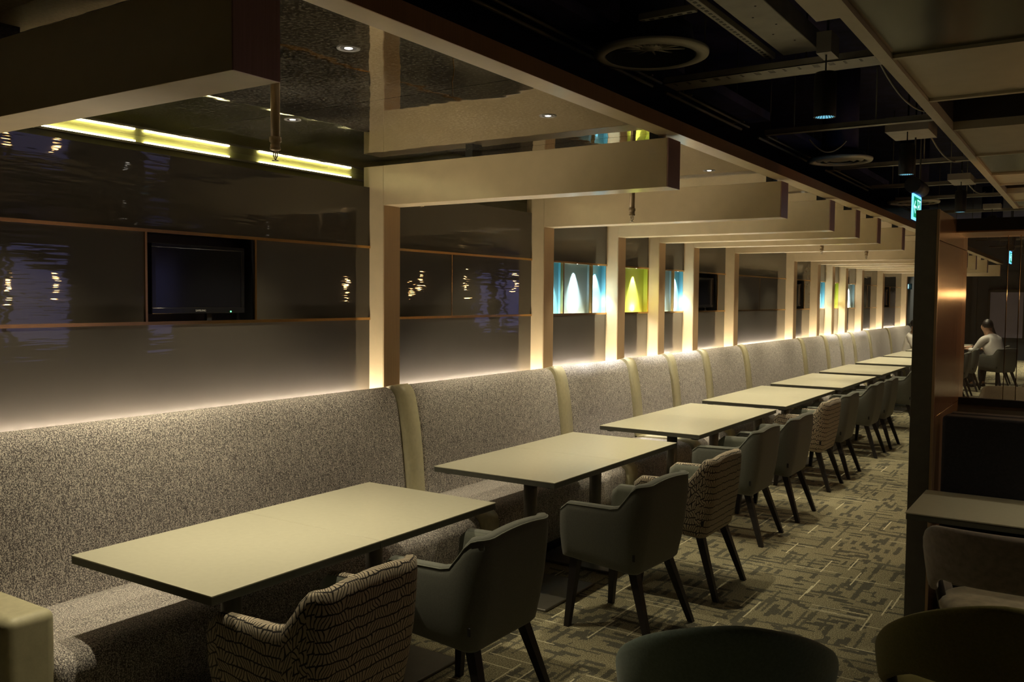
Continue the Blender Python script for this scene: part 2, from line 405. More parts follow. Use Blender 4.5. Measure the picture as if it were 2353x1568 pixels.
# lit niches
NG = 'lit colour niches'
def niche(panes, label, y0, y1):
    oy = (y0+y1)/2; H_ = ZU-ZL; dp = .048
    t = thing('display_niche', label, 'niche', (WX, oy, ZL), 0, NG)
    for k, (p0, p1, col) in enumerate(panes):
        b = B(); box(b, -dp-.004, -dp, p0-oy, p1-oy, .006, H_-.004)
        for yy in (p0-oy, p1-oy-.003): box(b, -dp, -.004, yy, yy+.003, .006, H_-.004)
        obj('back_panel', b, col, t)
        if k: bx('divider', 'brass', (-.022, .004, p0-oy-.011, p0-oy+.009, .008, H_-.006), t)
        ym = (p0+p1)/2
        b = B(); box(b, -dp, -.002, p0-oy+.003, p1-oy-.003, H_-.006, H_-.002); hd = obj('head_panel', b, 'cream_paint', t)
        b = B(); cyl(b, (-.008, ym-oy, H_-.0085), (-.008, ym-oy, H_-.006), .005, seg=14); obj('lamp', b, 'lamp_face', hd)
        L = spot('niche_spot', (-.006, ym-oy, H_-.012), (-.009, ym-oy, 0), 22, (1, .98, .92), math.radians(60), .55, .003); L.parent = t
        L = spot('niche_fill', (-.004, ym-oy, .014), (-dp, ym-oy, .16), 2.0, (.95, 1, .97), math.radians(160), .9, .01); L.parent = t  # added fill at the sill, whitens the foot of the pane
    b = B(); box(b, -dp, -.002, y0-oy, y1-oy, .001, .006); obj('sill', b, 'cream_paint', t)
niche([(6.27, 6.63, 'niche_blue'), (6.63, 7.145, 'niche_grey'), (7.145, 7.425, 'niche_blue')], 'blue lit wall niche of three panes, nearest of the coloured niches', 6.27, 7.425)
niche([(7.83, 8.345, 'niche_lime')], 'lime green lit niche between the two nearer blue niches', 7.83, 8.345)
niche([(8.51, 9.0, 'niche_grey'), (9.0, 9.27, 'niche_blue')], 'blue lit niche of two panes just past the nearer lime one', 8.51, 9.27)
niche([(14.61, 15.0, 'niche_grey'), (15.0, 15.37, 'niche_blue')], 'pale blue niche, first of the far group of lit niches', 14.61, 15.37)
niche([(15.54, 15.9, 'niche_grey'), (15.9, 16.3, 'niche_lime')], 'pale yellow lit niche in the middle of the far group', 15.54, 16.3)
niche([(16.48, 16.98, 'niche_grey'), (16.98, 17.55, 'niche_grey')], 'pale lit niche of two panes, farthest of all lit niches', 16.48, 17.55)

# cove light above the first wall panel (visible as the yellow streaks)
t = thing('cove_light', 'yellow light strip in the slot above the panelled wall, nearest bay', 'light strip', (-4.345, 0, 2.522))
b = B(); box(b, -.015, 0, 1.9, 4.7, 0, .012); obj('housing', b, 'grey_steel', t)
b = B()
for y0, y1 in ((2.05, 2.9), (2.96, 3.52), (3.75, 4.55)): box(b, -.012, .0, y0, y1, .012, .020)
obj('light_strip', b, 'strip_yellow', t)

# portal frames: post + beam
ords = ['behind the camera', 'nearest', 'second', 'third', 'fourth', 'fifth', 'sixth', 'seventh', 'eighth', 'ninth', 'tenth', 'eleventh', 'twelfth', 'thirteenth', 'farthest']
ORD = ['first', 'second', 'third', 'fourth', 'fifth', 'sixth', 'seventh', 'eighth', 'ninth', 'tenth', 'eleventh', 'twelfth', 'thirteenth', 'fourteenth', 'fifteenth', 'sixteenth', 'seventeenth', 'eighteenth', 'nineteenth']
t = thing('portal_frame', '', 'frame', (0, FY[0], 0), 0, 'cream frames along the banquette')
bx('post', 'cream_paint', (WX-.05, -3.735, 0, CW, 0, 2.528), t, .002, 1)
bx('front_trim', 'bronze', (-3.735, -3.730, .002, CW-.002, 0, 2.282), t)
bx('beam', 'cream_paint', (-3.735, -1.842, 0, CW, 2.282, 2.528), t, .0015, 1)
bx('end_trim', 'bronze_end', (-1.842, -1.836, .001, CW-.001, 2.282, 2.528), t)
b = B()
for x in (-1.93, -3.1): box(b, x-.025, x+.025, .03, CW-.03, 2.528, ZC)
obj('hanger', b, 'black', t)
frame0 = t
fl = lambda k: ('cream wall post with ceiling beam, %s frame from the camera' % ords[k]) if 0 < k < 14 else ('cream wall post with ceiling beam at the far end of the banquette' if k == 14 else 'cream post and beam before the nearest one, at the top left corner')
t['label'] = fl(0)
frame0.location = (0, FY[1], 0); frame0['label'] = fl(1)
for k in range(2, 15): dup(frame0, (0, FY[k], 0), 0, fl(k))

# banquette, per bay
BP = [(-3.50, .30), (-3.525, .45), (-3.532, .56), (-3.545, .72), (-3.568, .90), (-3.592, 1.02), (-3.606, 1.075), (-3.622, 1.115), (-3.645, 1.142), (-3.675, 1.155), (-3.71, 1.150), (-3.73, 1.13), (-3.735, 1.09), (-3.735, .30)]
SP = [(-3.56, .44), (-3.45, .452), (-3.2, .456), (-3.06, .452), (-3.0, .440), (-2.965, .41), (-2.955, .37), (-2.965, .25), (-2.985, .10), (-3.56, .10)]
def fine(prof, rep=3):
    out = []
    n = len(prof)
    for i in range(n):
        a, b_ = prof[i], prof[(i+1) % n]
        for k in range(rep): out.append((a[0]+(b_[0]-a[0])*k/rep, a[1]+(b_[1]-a[1])*k/rep))
    return out
QG = 'banquette sections'
def puff(b, prof, y0, y1, cx, cz, r=.035):
    """upholstered block: profile shrinks toward both ends"""
    st = [(0, r), (.006, r*.62), (.016, r*.30), (.032, r*.08), (.055, 0)]
    Ys = [(y0+d, s) for d, s in st]+[(y1-d, s) for d, s in reversed(st)]
    rings = []
    for y, s in Ys:
        rings.append([(x+(cx-x)*min(1, s/max(.05, math.hypot(x-cx, z-cz))), y, z+(cz-z)*min(1, s/max(.05, math.hypot(x-cx, z-cz)))) for x, z in prof])
    loopstrip(b, rings)
for i, (a, c_) in enumerate(BAYS):
    if i == 0: continue
    y0, y1 = a+CW+.004, c_-.004
    lab = ('grey tweed banquette section, %s' % (['left of the cream leather armrest, out of frame', 'nearest section, right of the cream leather armrest', 'second section from the armrest', 'third section, beneath the three-pane blue niche',
          'fourth section, beneath the nearer lime niche', 'fifth section, beneath the two-pane blue niche', 'sixth section, beneath the second television', 'long seventh section beneath plain panels', 'eighth section, just past the long one',
          'ninth section, under the far pale blue niche', 'tenth section, under the far yellow niche', 'eleventh section, under the farthest lit niche', 'twelfth section, near the far end', 'last section at the far end'][i]))
    t = thing('banquette', lab, 'banquette', (0, 0, 0), 0, QG)
    b = B(); puff(b, BP, y0, y1, -3.65, .8); obj('backrest', b, 'tweed', t)
    b = B(); puff(b, SP, y0, y1, -3.25, .28); obj('seat', b, 'tweed', t)
    bx('plinth', 'black', (-3.6, -3.06, y0+.01, y1-.01, 0, .10), t)
    if i:
        # cream divider strip at the near end of this section
        ya, yb = a+.0, a+CW
        if i > 1:
            b = B(); extrude_y(b, [(x+.008, z+.008) if x > -3.7 else (x, z) for x, z in BP], ya, yb); obj('divider_strip', b, 'cream_leather', t)
            b = B(); extrude_y(b, [(x+.006, z+.006) if z > .2 else (x, z) for x, z in SP], ya, yb); obj('divider_strip', b, 'cream_leather', t)
# armrest block in the foreground
t = thing('banquette_end_block', 'cream leather armrest block at lower left end of the banquette', 'armrest', (0, 1.50, 0))
b = B(); box(b, -3.56, -2.985, 0, .17, .06, .625, .035, 5); obj('armrest', b, 'cream_leather', t)
b = B(); cyl(b, (-3.5, .160, .600), (-3.02, .160, .600), .0035, seg=8); obj('piping', b, 'cream_leather', t)
bx('plinth', 'black', (-3.52, -3.03, .02, .15, 0, .06), t)

# ------------------------------------------------------------------ downlights
DG = 'small recessed downlights in the mirror ceiling'
def downlight(name, x, y, z, label, watts, group, size=82, blend=.9, col=WARM, aim=None):
    t = thing(name, label, 'downlight', (x, y, z), 0, group)
    b = B(); lathe(b, [(.028, 0), (.033, -.002), (.040, -.0025), (.041, 0)], seg=28); obj('trim_ring', b, 'grey_steel', t)
    b = B(); lathe(b, [(.0005, -.0005), (.014, -.0006)], seg=20); obj('lamp', b, 'lamp_face', t)
    b = B(); lathe(b, [(.014, -.0004), (.028, -.0008)], seg=20); obj('reflector', b, 'black', t)
    L = spot('downlight_spot', (0, 0, -.012), aim or (0, 0, -1), watts, col, math.radians(size), blend, .018); L.parent = t
DY = [2.28, 3.61, 4.90, 5.68, 6.85, 7.90, 8.85, 9.92, 11.25, 12.5, 13.8, 14.95, 15.9, 16.95, 18.1, 19.1, 20.3, 21.5]
for k, y in enumerate(DY):
    downlight('downlight', -2.19, y, ZC, 'recessed downlight, %s from the camera in the row nearer the aisle' % ORD[k], DL_W*{0: 1.15, 1: .30, 2: 1.15, 3: .5}.get(k, .9), DG)
for k, y in enumerate([1.9, 3.05, 5.3, 6.75, 7.95, 8.85, 9.95, 11.2, 12.4, 13.8, 14.95, 15.9, 16.95, 18.4, 20.2, 21.4]):
    downlight('downlight', -3.30, y, ZC, 'recessed downlight, %s from the camera in the row nearer the wall' % ORD[k], DL_W2, DG, 84, .6)

# ------------------------------------------------------------------ tables
def make_table(L, label):
    t = thing('dining_table', label, 'table', (0, 0, 0), 0, 'square tables pushed in pairs along the banquette')
    h = L/2
    b = B(); box(b, -.40, .40, -h+.001, h-.001, .745, .75, .001, 1); tp = obj('tabletop', b, 'tabletop', t)
    b = B(); box(b, -.398, .398, -h+.002, h-.002, .718, .745); obj('edge_band', b, 'table_edge', tp)
    b = B(); cyl(b, (0, 0, .016), (0, 0, .70), .040, seg=28); obj('pole', b, 'table_metal', t)
    b = B(); box(b, -.28, .28, -.28, .28, 0, .016, .005, 2); obj('base_plate', b, 'table_metal', t)
    b = B(); box(b, -.2, .2, -.03, .03, .70, .718); box(b, -.03, .03, -.2, .2, .70, .718); obj('bracket', b, 'black', t)
    for sx in (-1, 1):
        for sy in (-1, 1):
            b = B(); cyl(b, (sx*.34, sy*(h-.07), .705), (sx*.34, sy*(h-.07), .718), .028, .03, seg=16); obj('joining_clip', b, 'black', tp)
    return t
TX = -2.74
doubles = [(1.812, .805), (3.962, .805), (5.98, .905), (8.07, .905), (10.19, .905), (12.33, .86), (14.48, .90), (16.62, .90), (18.78, .90), (20.92, .80)]
tw = ['nearest', 'second', 'third', 'fourth', 'fifth', 'sixth', 'seventh', 'eighth', 'ninth', 'tenth']
tA = tB = None
for k, (y0, L) in enumerate(doubles):
    for s in (0, 1):
        y = y0+L*(s+.5); lab = 'cream topped pedestal table, %s half of the %s pair along the banquette' % (('near', 'far')[s], tw[k])
        small = L < .82
        src = tA if small else tB
        if src is None:
            src = make_table(.805 if small else .905, lab); src.location = (TX, y, 0)
            if small: tA = src
            else: tB = src
        else:
            d = dup(src, (TX, y, 0), 0, lab)
            if L in (.86, .90): d.scale = (1, (L)/.905, 1)

# ------------------------------------------------------------------ chairs
def chair_path(w=.285, yf=.25, yb=-.235, r=.10, nside=9, ncorner=6, nback=7):
    P = []
    for i in range(nside): P.append((-w, yf+(yb+r-yf)*i/nside, -1, 0))
    for i in range(ncorner): a = PI+PI/2*i/ncorner; P.append((-w+r+r*math.cos(a), yb+r+r*math.sin(a), math.cos(a), math.sin(a)))
    for i in range(nback+1): P.append((-w+r+(2*w-2*r)*i/nback, yb, 0, -1))
    Q = [(-x, y, -nx, ny) for x, y, nx, ny in reversed(P[:nside+ncorner])]
    return P+Q
def make_tub(outer, lining, label, group):
    t = thing('armchair', label, 'chair', (0, 0, 0), 0, group)
    P = chair_path(); b = B(); uv = b.loops.layers.uv.new('UVMap')
    rings = []; us = []; u = 0; tops = []
    for i, (x, y, nx, ny) in enumerate(P):
        if i: u += math.hypot(x-P[i-1][0], y-P[i-1][1])
        us.append(u)
        f = (.25-y)/.485                                   # 0 front, 1 rear
        h = .672+.012*f
        k = max(0, min(1, (f-.66)/.27)); k = k*k*(3-2*k); h += k*.122
        if abs(ny) > .99: h += .012*(1-(x/.19)**2)
        front = max(0, 1-f/.10); h -= .035*front**2
        z0 = .375-.035*f
        flare = .035+.028*max(0, -ny)
        th = .052-.008*front
        ring = []
        def pt(off, z): ring.append((x+nx*off, y+ny*off, z))
        for s in (0, .04, .25, .5, .75, .92): pt(flare*(s**.8-1)+(-.012 if s == 0 else 0)+.010*math.sin(PI*s), z0+(h-.02-z0)*s)
        pt(-.004, h-.008); pt(-.014, h); pt(-th+.014, h); pt(-th+.004, h-.008)
        for s in (.9, .6, .3): pt(-th+flare*(s-1)*.8, z0+.06+(h-.02-z0-.06)*s)
        pt(-th-flare*.8, z0)
        rings.append(ring); tops.append((x+nx*.0015-nx*.004, y+ny*.0015-ny*.004, h-.010))
    n = len(rings[0]); V = [[b.verts.new(p) for p in r] for r in rings]
    for i in range(len(V)-1):
        for j in range(n):
            f = b.faces.new((V[i][j], V[i][(j+1) % n], V[i+1][(j+1) % n], V[i+1][j])); f.smooth = True
            f.material_index = 1 if 9 <= j < n-1 else 0
            vs = [0]
            for q in range(n): vs.append(vs[-1]+(Vector(rings[i][q])-Vector(rings[i][(q+1) % n])).length)
            for lp, (uu, jj) in zip(f.loops, ((us[i], j), (us[i], j+1), (us[i+1], j+1), (us[i+1], j))): lp[uv].uv = (uu, vs[jj])
    for r_ in (V[0], V[-1][::-1]):
        f = b.faces.new(r_)
        for lp in f.loops: lp[uv].uv = (lp.vert.co.x, lp.vert.co.z)
    shl = obj('shell', b, [outer, lining], t)
    b = B()
    for p, q in zip(tops, tops[1:]): cyl(b, p, q, .0028, seg=6, cap=False)
    obj('piping', b, 'lining_fabric', shl) if outer != 'fan_fabric' else b.free()
    b = B(); box(b, -.205, .205, -.105, .290, .385, .487, .030, 4); s_ = obj('seat_cushion', b, lining, t)
    b = B(); box(b, -.195, .195, -.12, .235, .345, .39, .01); obj('seat_frame', b, 'black', t)
    def leg(xt, yt, xb, yb_):
        b = B(); s0, s1 = .023, .0145
        top = [(xt-s0, yt-s0, .375), (xt+s0, yt-s0, .375), (xt+s0, yt+s0, .375), (xt-s0, yt+s0, .375)]
        bot = [(xb-s1, yb_-s1, 0), (xb+s1, yb_-s1, 0), (xb+s1, yb_+s1, 0), (xb-s1, yb_+s1, 0)]
        vt = [b.verts.new(p) for p in top]; vb = [b.verts.new(p) for p in bot]
        for i in range(4): b.faces.new((vt[i], vt[(i+1) % 4], vb[(i+1) % 4], vb[i]))
        b.faces.new(vt); b.faces.new(vb[::-1]); obj('leg', b, 'leg_wood', t)
    for sx in (-1, 1): leg(sx*.20, .20, sx*.225, .235); leg(sx*.175, -.120, sx*.235, -.250)
    b = B(); box(b, -.258, -.253, -.175, -.16, .42, .455, .002, 1); obj('fabric_tag', b, 'black', shl)
    return t
CG = 'upholstered armchairs in the row along the tables'; CP = 'armchairs in fan pattern fabric'
cp0 = make_tub('fan_fabric', 'lining_fabric', 'armchair in black fan patterned fabric at lower left, nearest chair to the camera', CP)
cp0.location = (-2.18, 2.15, 0); cp0.rotation_euler = (0, 0, PI/2+.03)
cg0 = make_tub('grey_fabric', 'lining_fabric', 'grey armchair right behind the nearest patterned armchair', CG)
cg0.location = (-2.13, 2.95, 0); cg0.rotation_euler = (0, 0, PI/2)
row = [(-2.02, 4.20, 'g', 'grey armchair at the second table pair, whole chair in view on the aisle', -.06), (-2.01, 5.03, 'p', 'fan patterned armchair second from the camera, beside the second table pair', 0),
       (-2.15, 6.28, 'g', 'grey armchair just beyond the second patterned one', 0), (-2.13, 7.11, 'g', 'grey armchair between third table pair and farthest patterned chair', 0),
       (-2.21, 8.38, 'p', 'farthest of the three fan patterned armchairs', 0), (-2.20, 9.09, 'g', 'grey armchair directly behind the farthest patterned one', 0),
       (-2.22, 10.44, 'g', 'grey armchair at near side of the fifth table pair', 0), (-2.20, 11.17, 'g', 'grey armchair at far side of the fifth table pair', 0), (-2.20, 12.85, 'g', 'grey armchair by the sixth table pair, partly behind the copper pillar', 0),
       (-2.15, 17.05, 'g', 'dark armchair right of the copper pillar, nearest of the far chairs', 0), (-2.13, 17.85, 'g', 'dark armchair second right of the copper pillar in the far row', 0),
       (-2.13, 19.15, 'g', 'dark armchair just in front of the man in white', 0), (-1.60, 19.80, 'g', 'dark armchair the man in the white shirt sits on', .95-PI/2), (-1.75, 21.0, 'g', 'dark armchair the dark haired woman sits on', 0)]
for x, y, k, lab, dr in row: dup(cp0 if k == 'p' else cg0, (x, y, 0), PI/2+dr, lab, CP if k == 'p' else CG)
# darker chairs beyond on the right
for x, y, rz, lab in [(-.55, 19.8, PI/2, 'dark armchair far right of the man in white'), (-.75, 22.5, 2.6, 'dark armchair against the far wall at right')]:
    dup(cg0, (x, y, 0), rz, lab, 'far dark armchairs')

# open back chairs in the foreground
def make_openback(fab, seatm, label, hump=False):
    t = thing('open_back_chair', label, 'chair', (0, 0, 0), 0, 'open back tub chairs')
    b = B(); rings = []; N_ = 36
    for i in range(N_+1):
        a = -1.95+3.9*i/N_  # sweep from left front to right front
        k = abs(a)/1.95
        ea, eb = (1, 1) if hump else (.80, .75)
        x = .285*math.copysign(abs(math.sin(a))**ea, math.sin(a)); y = .02-.29*(math.copysign(abs(math.cos(a))**eb, math.cos(a)))
        if abs(a) > 1.5: x *= 1-.10*((abs(a)-1.5)/.45)
        nx, ny = math.sin(a), -math.cos(a)
        top = .825-.10*k**2-.22*max(0, (k-.38)/.62)**1.6
        if hump: top = .860-.38*k**1.55
        bot = (.575 if hump else .585)-.01*k-.17*max(0, (k-.42)/.58)**1.1
        if k > .92: top -= .06*(k-.92)/.08
        h = top-bot; lean = -.035*(1-k)
        m_ = (top+bot)/2; ring = []
        for q in range(16):
            an = 2*PI*q/16; ox = math.copysign(abs(math.cos(an))**.6, math.cos(an)); oz = math.copysign(abs(math.sin(an))**.45, math.sin(an))
            z = m_+oz*h/2; o_ = ox*.021+.055*((z-.6)/.2)*(1-k*.7)
            ring.append((x+nx*o_, y+ny*o_, z))
        rings.append(ring)
    loopstrip(b, rings); obj('backrest', b, fab, t)
    b = B(); lathe(b, [(.001, .475), (.12, .474), (.20, .468), (.235, .455), (.25, .43), (.245, .405), (.22, .395), (.001, .395)], seg=40)
    for v in b.verts: v.co.y = v.co.y*1.0+.03; v.co.x *= 1.02
    obj('seat', b, seatm, t)
    b = B(); lathe(b, [(.001, .395), (.20, .395), (.20, .36), (.001, .36)], c=(0, .03, 0), seg=32); obj('seat_frame', b, 'black', t)
    for sx in (-1, 1):
        for xt, yt, xb, yb_ in ((.15, .16, .20, .24), (.15, -.12, .20, -.22)):
            b = B(); cyl(b, (sx*xt, yt, .38), (sx*xb, yb_, 0), .020, .011, seg=14); obj('leg', b, 'leg_wood', t)
        b = B(); cyl(b, (sx*.235, .02, .40), (sx*.262, -.02, .56), .02, .018, seg=12); obj('arm_support', b, 'leg_wood', t)
    return t
o = make_openback('rose_velvet', 'seat_velvet', 'dusty rose velvet open back chair at the right hand table'); o.location = (-.28, 4.16, 0); o.rotation_euler = (0, 0, 0)
o = make_openback('olive_fabric', 'olive_fabric', 'dark olive open back chair in the lower right corner', True); o.location = (-.29, 3.15, 0); o.rotation_euler = (0, 0, .30)
o = make_openback('teal_fabric', 'teal_fabric', 'teal grey chair back at the bottom edge of the picture', True); o.location = (-.92, 2.58, 0); o.rotation_euler = (0, 0, .46); o.scale = (1.08, 1.08, 1)

# tan tub chairs beyond the glass
tn = make_tub('tan_fabric', 'tan_fabric', 'tan tub chair beyond the booth, left of the three', 'tan tub chairs beyond the booth')
tn.location = (-.80, 10.6, 0); tn.rotation_euler = (0, 0, -.25+PI)
dup(tn, (-.42, 9.5, 0), -.4, 'tan tub chair beyond the booth seen from its back', 'tan tub chairs beyond the booth')
dup(tn, (-.45, 13.3, 0), PI-.3, 'tan tub chair farthest behind the booth at the right edge', 'tan tub chairs beyond the booth')
tt = make_table(.8, 'low cream table among the tan tub chairs beyond the booth'); tt.location = (.15, 10.9, 0); tt['group'] = 'right side tables'

# ------------------------------------------------------------------ pillar, header, glass, booth
t = thing('partition_pillar', 'freestanding copper clad pillar with dark narrow end, right of the aisle', 'pillar', (0, 5.05, 0))
bx('core', 'pillar_dark', (-.813, -.712, 0, 1.19, 0, 2.19), t, .002, 1)
b = B()
for z0, z1 in ((.002, 1.108), (1.112, 2.030), (2.034, 2.19)): box(b, -.712, -.700, .012, 1.19, z0, z1, .001, 1)
obj('copper_cladding', b, 'copper_laminate', t)
bx('corner_strip', 'bronze', (-.712, -.699, .0, .012, 0, 2.19), t)
t = thing('header_beam', 'dark header beam spanning right from the copper pillar top', 'beam', (0, 5.70, 0))
bx('beam', 'black', (-.70, 3.0, 0, .50, 2.12, 2.19), t); bx('underside_trim', 'bronze_fascia', (-.70, 3.0, 0, .50, 2.112, 2.12), t)
t = thing('glass_screen', 'clear glass screen with thin copper joints behind the booth', 'screen', (0, 6.05, 0))
for x0, x1 in ((-.698, -.465), (-.46, -.40), (-.395, .9)): bx('pane', 'clear_glass', (x0, x1, 0, .01, 1.13, 2.112), t)
for x in (-.4625, -.3975): bx('joint', 'brass', (x-.002, x+.002, -.002, .012, 1.13, 2.112), t)
bx('base_rail', 'black', (-.70, .9, -.02, .03, 1.09, 1.13), t)
bx('panel', 'pillar_dark', (-.70, .9, -.01, .02, 0, 1.09), t)
t = thing('booth_bench', 'dark navy booth bench beside the copper pillar, facing the right table', 'bench', (0, 0, 0), 0, 'booth benches')
bx('backrest', 'navy_fabric', (-.645, 1.5, 4.95, 5.07, .30, 1.137), t, .018, 3)
bx('seat', 'rose_velvet', (-.665, 1.5, 4.74, 4.96, .33, .55), t, .03, 4); bx('plinth', 'black', (-.62, 1.45, 4.82, 5.05, 0, .33), t)
t = thing('booth_bench', 'dark booth bench back to back behind the navy one', 'bench', (0, 0, 0), 0, 'booth benches')
bx('backrest', 'navy_fabric', (-.647, 1.5, 5.20, 5.31, .30, 1.125), t, .018, 3)
bx('seat', 'rose_velvet', (-.64, 1.5, 5.30, 5.68, .34, .50), t, .03, 4); bx('plinth', 'black', (-.62, 1.45, 5.22, 5.58, 0, .34), t)
t = thing('booth_table', 'cream topped table in front of the booth bench, right edge', 'table', (0, 0, 0), 0, 'right side tables')
bx('tabletop', 'tabletop', (-.707, .49, 4.355, 5.105-.16, .745, .75), t)
bx('edge_band', 'table_edge', (-.705, .488, 4.357, 5.103-.16, .718, .745), t)
b = B(); cyl(b, (-.1, 4.55, .016), (-.1, 4.55, .718), .04, seg=24); obj('pole', b, 'table_metal', t)
bx('base_plate', 'table_metal', (-.36, .16, 4.34, 4.76, 0, .016), t, .004)
b = B(); cyl(b, (-.60, 4.45, .70), (-.60, 4.45, .718), .03, seg=16); obj('joining_clip', b, 'black', t)

# ------------------------------------------------------------------ right soffit
b = B()
def frame_soffit():
    # border along the aisle and cross bars; openings stay open
    box(b, -.672, -.63, 1.0, 9.2, 2.555, 2.60)
    box(b, -.745, -.672, .8, 2.79, 2.56, 2.60)
    for y in (2.60, 3.36, 4.15, 4.90, 5.84, 6.77, 7.37, 7.95, 8.6, 9.2): box(b, -.63, 3.2, y-.014, y+.014, 2.56, 2.60)
    box(b, 3.2, 3.24, 1.0, 9.2, 2.555, 2.60)
frame_soffit(); sf = struct('ceiling.003', b, 'cream_soffit')
for y0, y1, m_ in ((3.374, 4.136, 'cream_soffit'), (4.914, 5.826, 'cream_soffit'), (6.784, 7.356, 'cream_soffit'), (7.964, 8.586, 'cream_soffit'), (2.614, 3.346, 'satin_mirror'), (5.854, 6.756, 'satin_mirror'), (8.614, 9.186, 'satin_mirror')):
    bx('soffit_panel', m_, (-.628, 3.2, y0, y1, 2.572, 2.585), sf)
for y0, y1 in ((4.164, 4.886), (7.384, 7.936), (1.0, 2.586)):
    bb = B()
    for d in ((-.63, 3.2, y0, y0+.01, 2.60, 2.95), (-.63, 3.2, y1-.01, y1, 2.60, 2.95), (-.64, -.63, y0, y1, 2.60, 2.95), (-.63, 3.2, y0, y1, 2.95, 2.96)): box(bb, *d)
    obj('light_well', bb, 'side_wall', sf)

# ------------------------------------------------------------------ services above the aisle
def disc(x, y, z, R, label, kind):
    t = thing('air_diffuser', label, 'air vent', (x, y, z), 0, 'round ceiling air diffusers')
    if kind == 0:
        b = B(); lathe(b, [(R, 0), (R*.99, -.008), (R*.80, -.012), (R*.78, .004), (R*.78, .012), (R, .012), (R, 0)], seg=64); obj('rim', b, 'diffuser', t)
        b = B(); lathe(b, [(R*.77, -.010), (R*.74, .06), (R*.70, .13), (.001, .135)], seg=64); obj('bowl', b, 'diffuser_in', t)
        b = B(); lathe(b, [(.001, .0), (R*.18, .0), (R*.18, .012), (.001, .012)], c=(0, 0, .03), seg=32)
        obj('hub', b, 'diffuser', t)
        b = B()
        for k in range(14):
            a = 2*PI*k/14+.1; cyl(b, (R*.15*math.cos(a), R*.15*math.sin(a), .034), (R*.70*math.cos(a), R*.70*math.sin(a), .055), .0055, seg=6)
        obj('spokes', b, 'diffuser', t)
    else:
        b = B(); lathe(b, [(R, 0), (R*.98, -.012), (R*.84, -.016), (R*.80, -.004), (R*.80, .012), (R, .012), (R, 0)], seg=64); obj('rim', b, 'diffuser', t)
        for r0, r1 in ((.72, .60), (.50, .40), (.30, .001)):
            b = B(); lathe(b, [(R*r0, -.002), (R*r1, -.016), (R*r1, -.010), (R*r0, .006), (R*r0, -.002)], seg=56); obj('ring', b, 'diffuser', t)
        b = B(); lathe(b, [(R*.82, .01), (R*.78, .06), (.001, .06)], seg=48); obj('bowl', b, 'diffuser_in', t)
    b = B(); cyl(b, (0, 0, .136 if kind == 0 else .061), (0, 0, .77), R*.55, seg=32); obj('duct', b, 'black_services', t)
    return t
disc(-1.905, 4.12, 2.93, .285, 'large round air diffuser with radiating spokes, nearest', 0)
disc(-1.92, 8.05, 2.93, .27, 'round air diffuser with concentric rings, second along the aisle', 1)
disc(-1.95, 11.9, 2.93, .30, 'round air diffuser third along the aisle, behind the exit sign', 1)
disc(-1.6, 17.5, 2.93, .30, 'far round air diffuser right of the pillar top', 1)

SG = 'steel cable trays across the aisle ceiling'
def tray(y, x0, x1, z, w, lab, holes=True):
    t = thing('cable_tray', lab, 'cable tray', (0, y, z), 0, SG)
    b = B(); box(b, x0, x1, 0, w, 0, .004); box(b, x0, x1, 0, .003, 0, .035); box(b, x0, x1, w-.003, w, 0, .035); obj('tray', b, 'duct_steel' if holes else 'grey_steel', t)
    b = B(); n_ = int((x1-x0)/.075) if holes else 0
    for i in range(n_):
        x = x0+.05+i*.075
        for j, yy in enumerate((w*.12, w*.22, w*.32)): box(b, x, x+(.03 if i % 4 > 1 else .012), yy, yy+.006, -.0012, .001)
    if n_: obj('slots', b, 'recess', t)['kind'] = 'stuff'
    else: b.free()
    for x in (x0+.2, (x0+x1)/2, x1-.15):
        b = B(); cyl(b, (x, w/2, .004), (x, w/2, .8), .005, seg=8); obj('hanger_rod', b, 'grey_steel', t)
trs = [(4.60, .19), (6.38, .065), (8.35, .07), (9.98, .07), (11.3, .07), (13.2, .07), (15.0, .07), (17.0, .07), (19.5, .07), (22.0, .07)]
tl = ['wide perforated steel cable tray crossing the aisle ceiling, nearest', 'narrow cable tray behind the nearest pendant', 'cable tray just past the second air diffuser', 'cable tray level with the exit sign', 'cable tray fifth from the camera',
      'cable tray above the copper pillar', 'cable tray just past the copper pillar', 'cable tray eighth from the camera in the dark ceiling', 'cable tray ninth from the camera in the dark ceiling', 'farthest cable tray in the dark ceiling']
for k, (y, w) in enumerate(trs): tray(y, -2.05, -.55 if k < 5 else .8, 2.90, w, tl[k], k == 0)
# wide plate duct and perforated strut running with the aisle
t = thing('flat_duct', 'broad flat steel duct at the top of the picture, above the aisle', 'duct', (0, 0, 0)); bx('duct', 'duct_steel', (-1.42, -1.235, .5, 4.70, 2.99, 3.09), t, .003, 1)
b = B()
for i in range(10): cyl(b, (-1.35+.06*(i % 2), 3.1+i*.15, 2.988), (-1.35+.06*(i % 2), 3.1+i*.15, 2.991), .005, seg=8)
obj('screws', b, 'black', t)['kind'] = 'stuff'
def strut(x, y0, y1, z, lab, cross=False):
    t = thing('slotted_strut', lab, 'strut', (x, y0, z), 0, 'slotted steel struts')
    L = y1-y0; b = B(); dims = (0, .045, 0, L, 0, .03) if not cross else (-L, 0, 0, .035, 0, .03)
    box(b, *dims, .002, 1); obj('rail', b, 'duct_steel', t); b = B()
    for i in range(int(L/.045)):
        p = .02+i*.045
        if cross: box(b, -p-.022, -p, .012, .024, -.0015, .001)
        else: box(b, .016, .030, p, p+.022, -.0015, .001)
    obj('slots', b, 'recess', t)['kind'] = 'stuff'
    b = B(); cyl(b, (0 if cross else .02, .02, .03), (0 if cross else .02, .02, .7), .006, seg=8); obj('hanger_rod', b, 'grey_steel', t)
strut(-1.505, 1.0, 4.70, 2.98, 'long slotted steel strut beside the flat duct')
strut(-1.515, 3.72, 3.99, 2.975, 'short slotted strut sticking left from the long one', True)
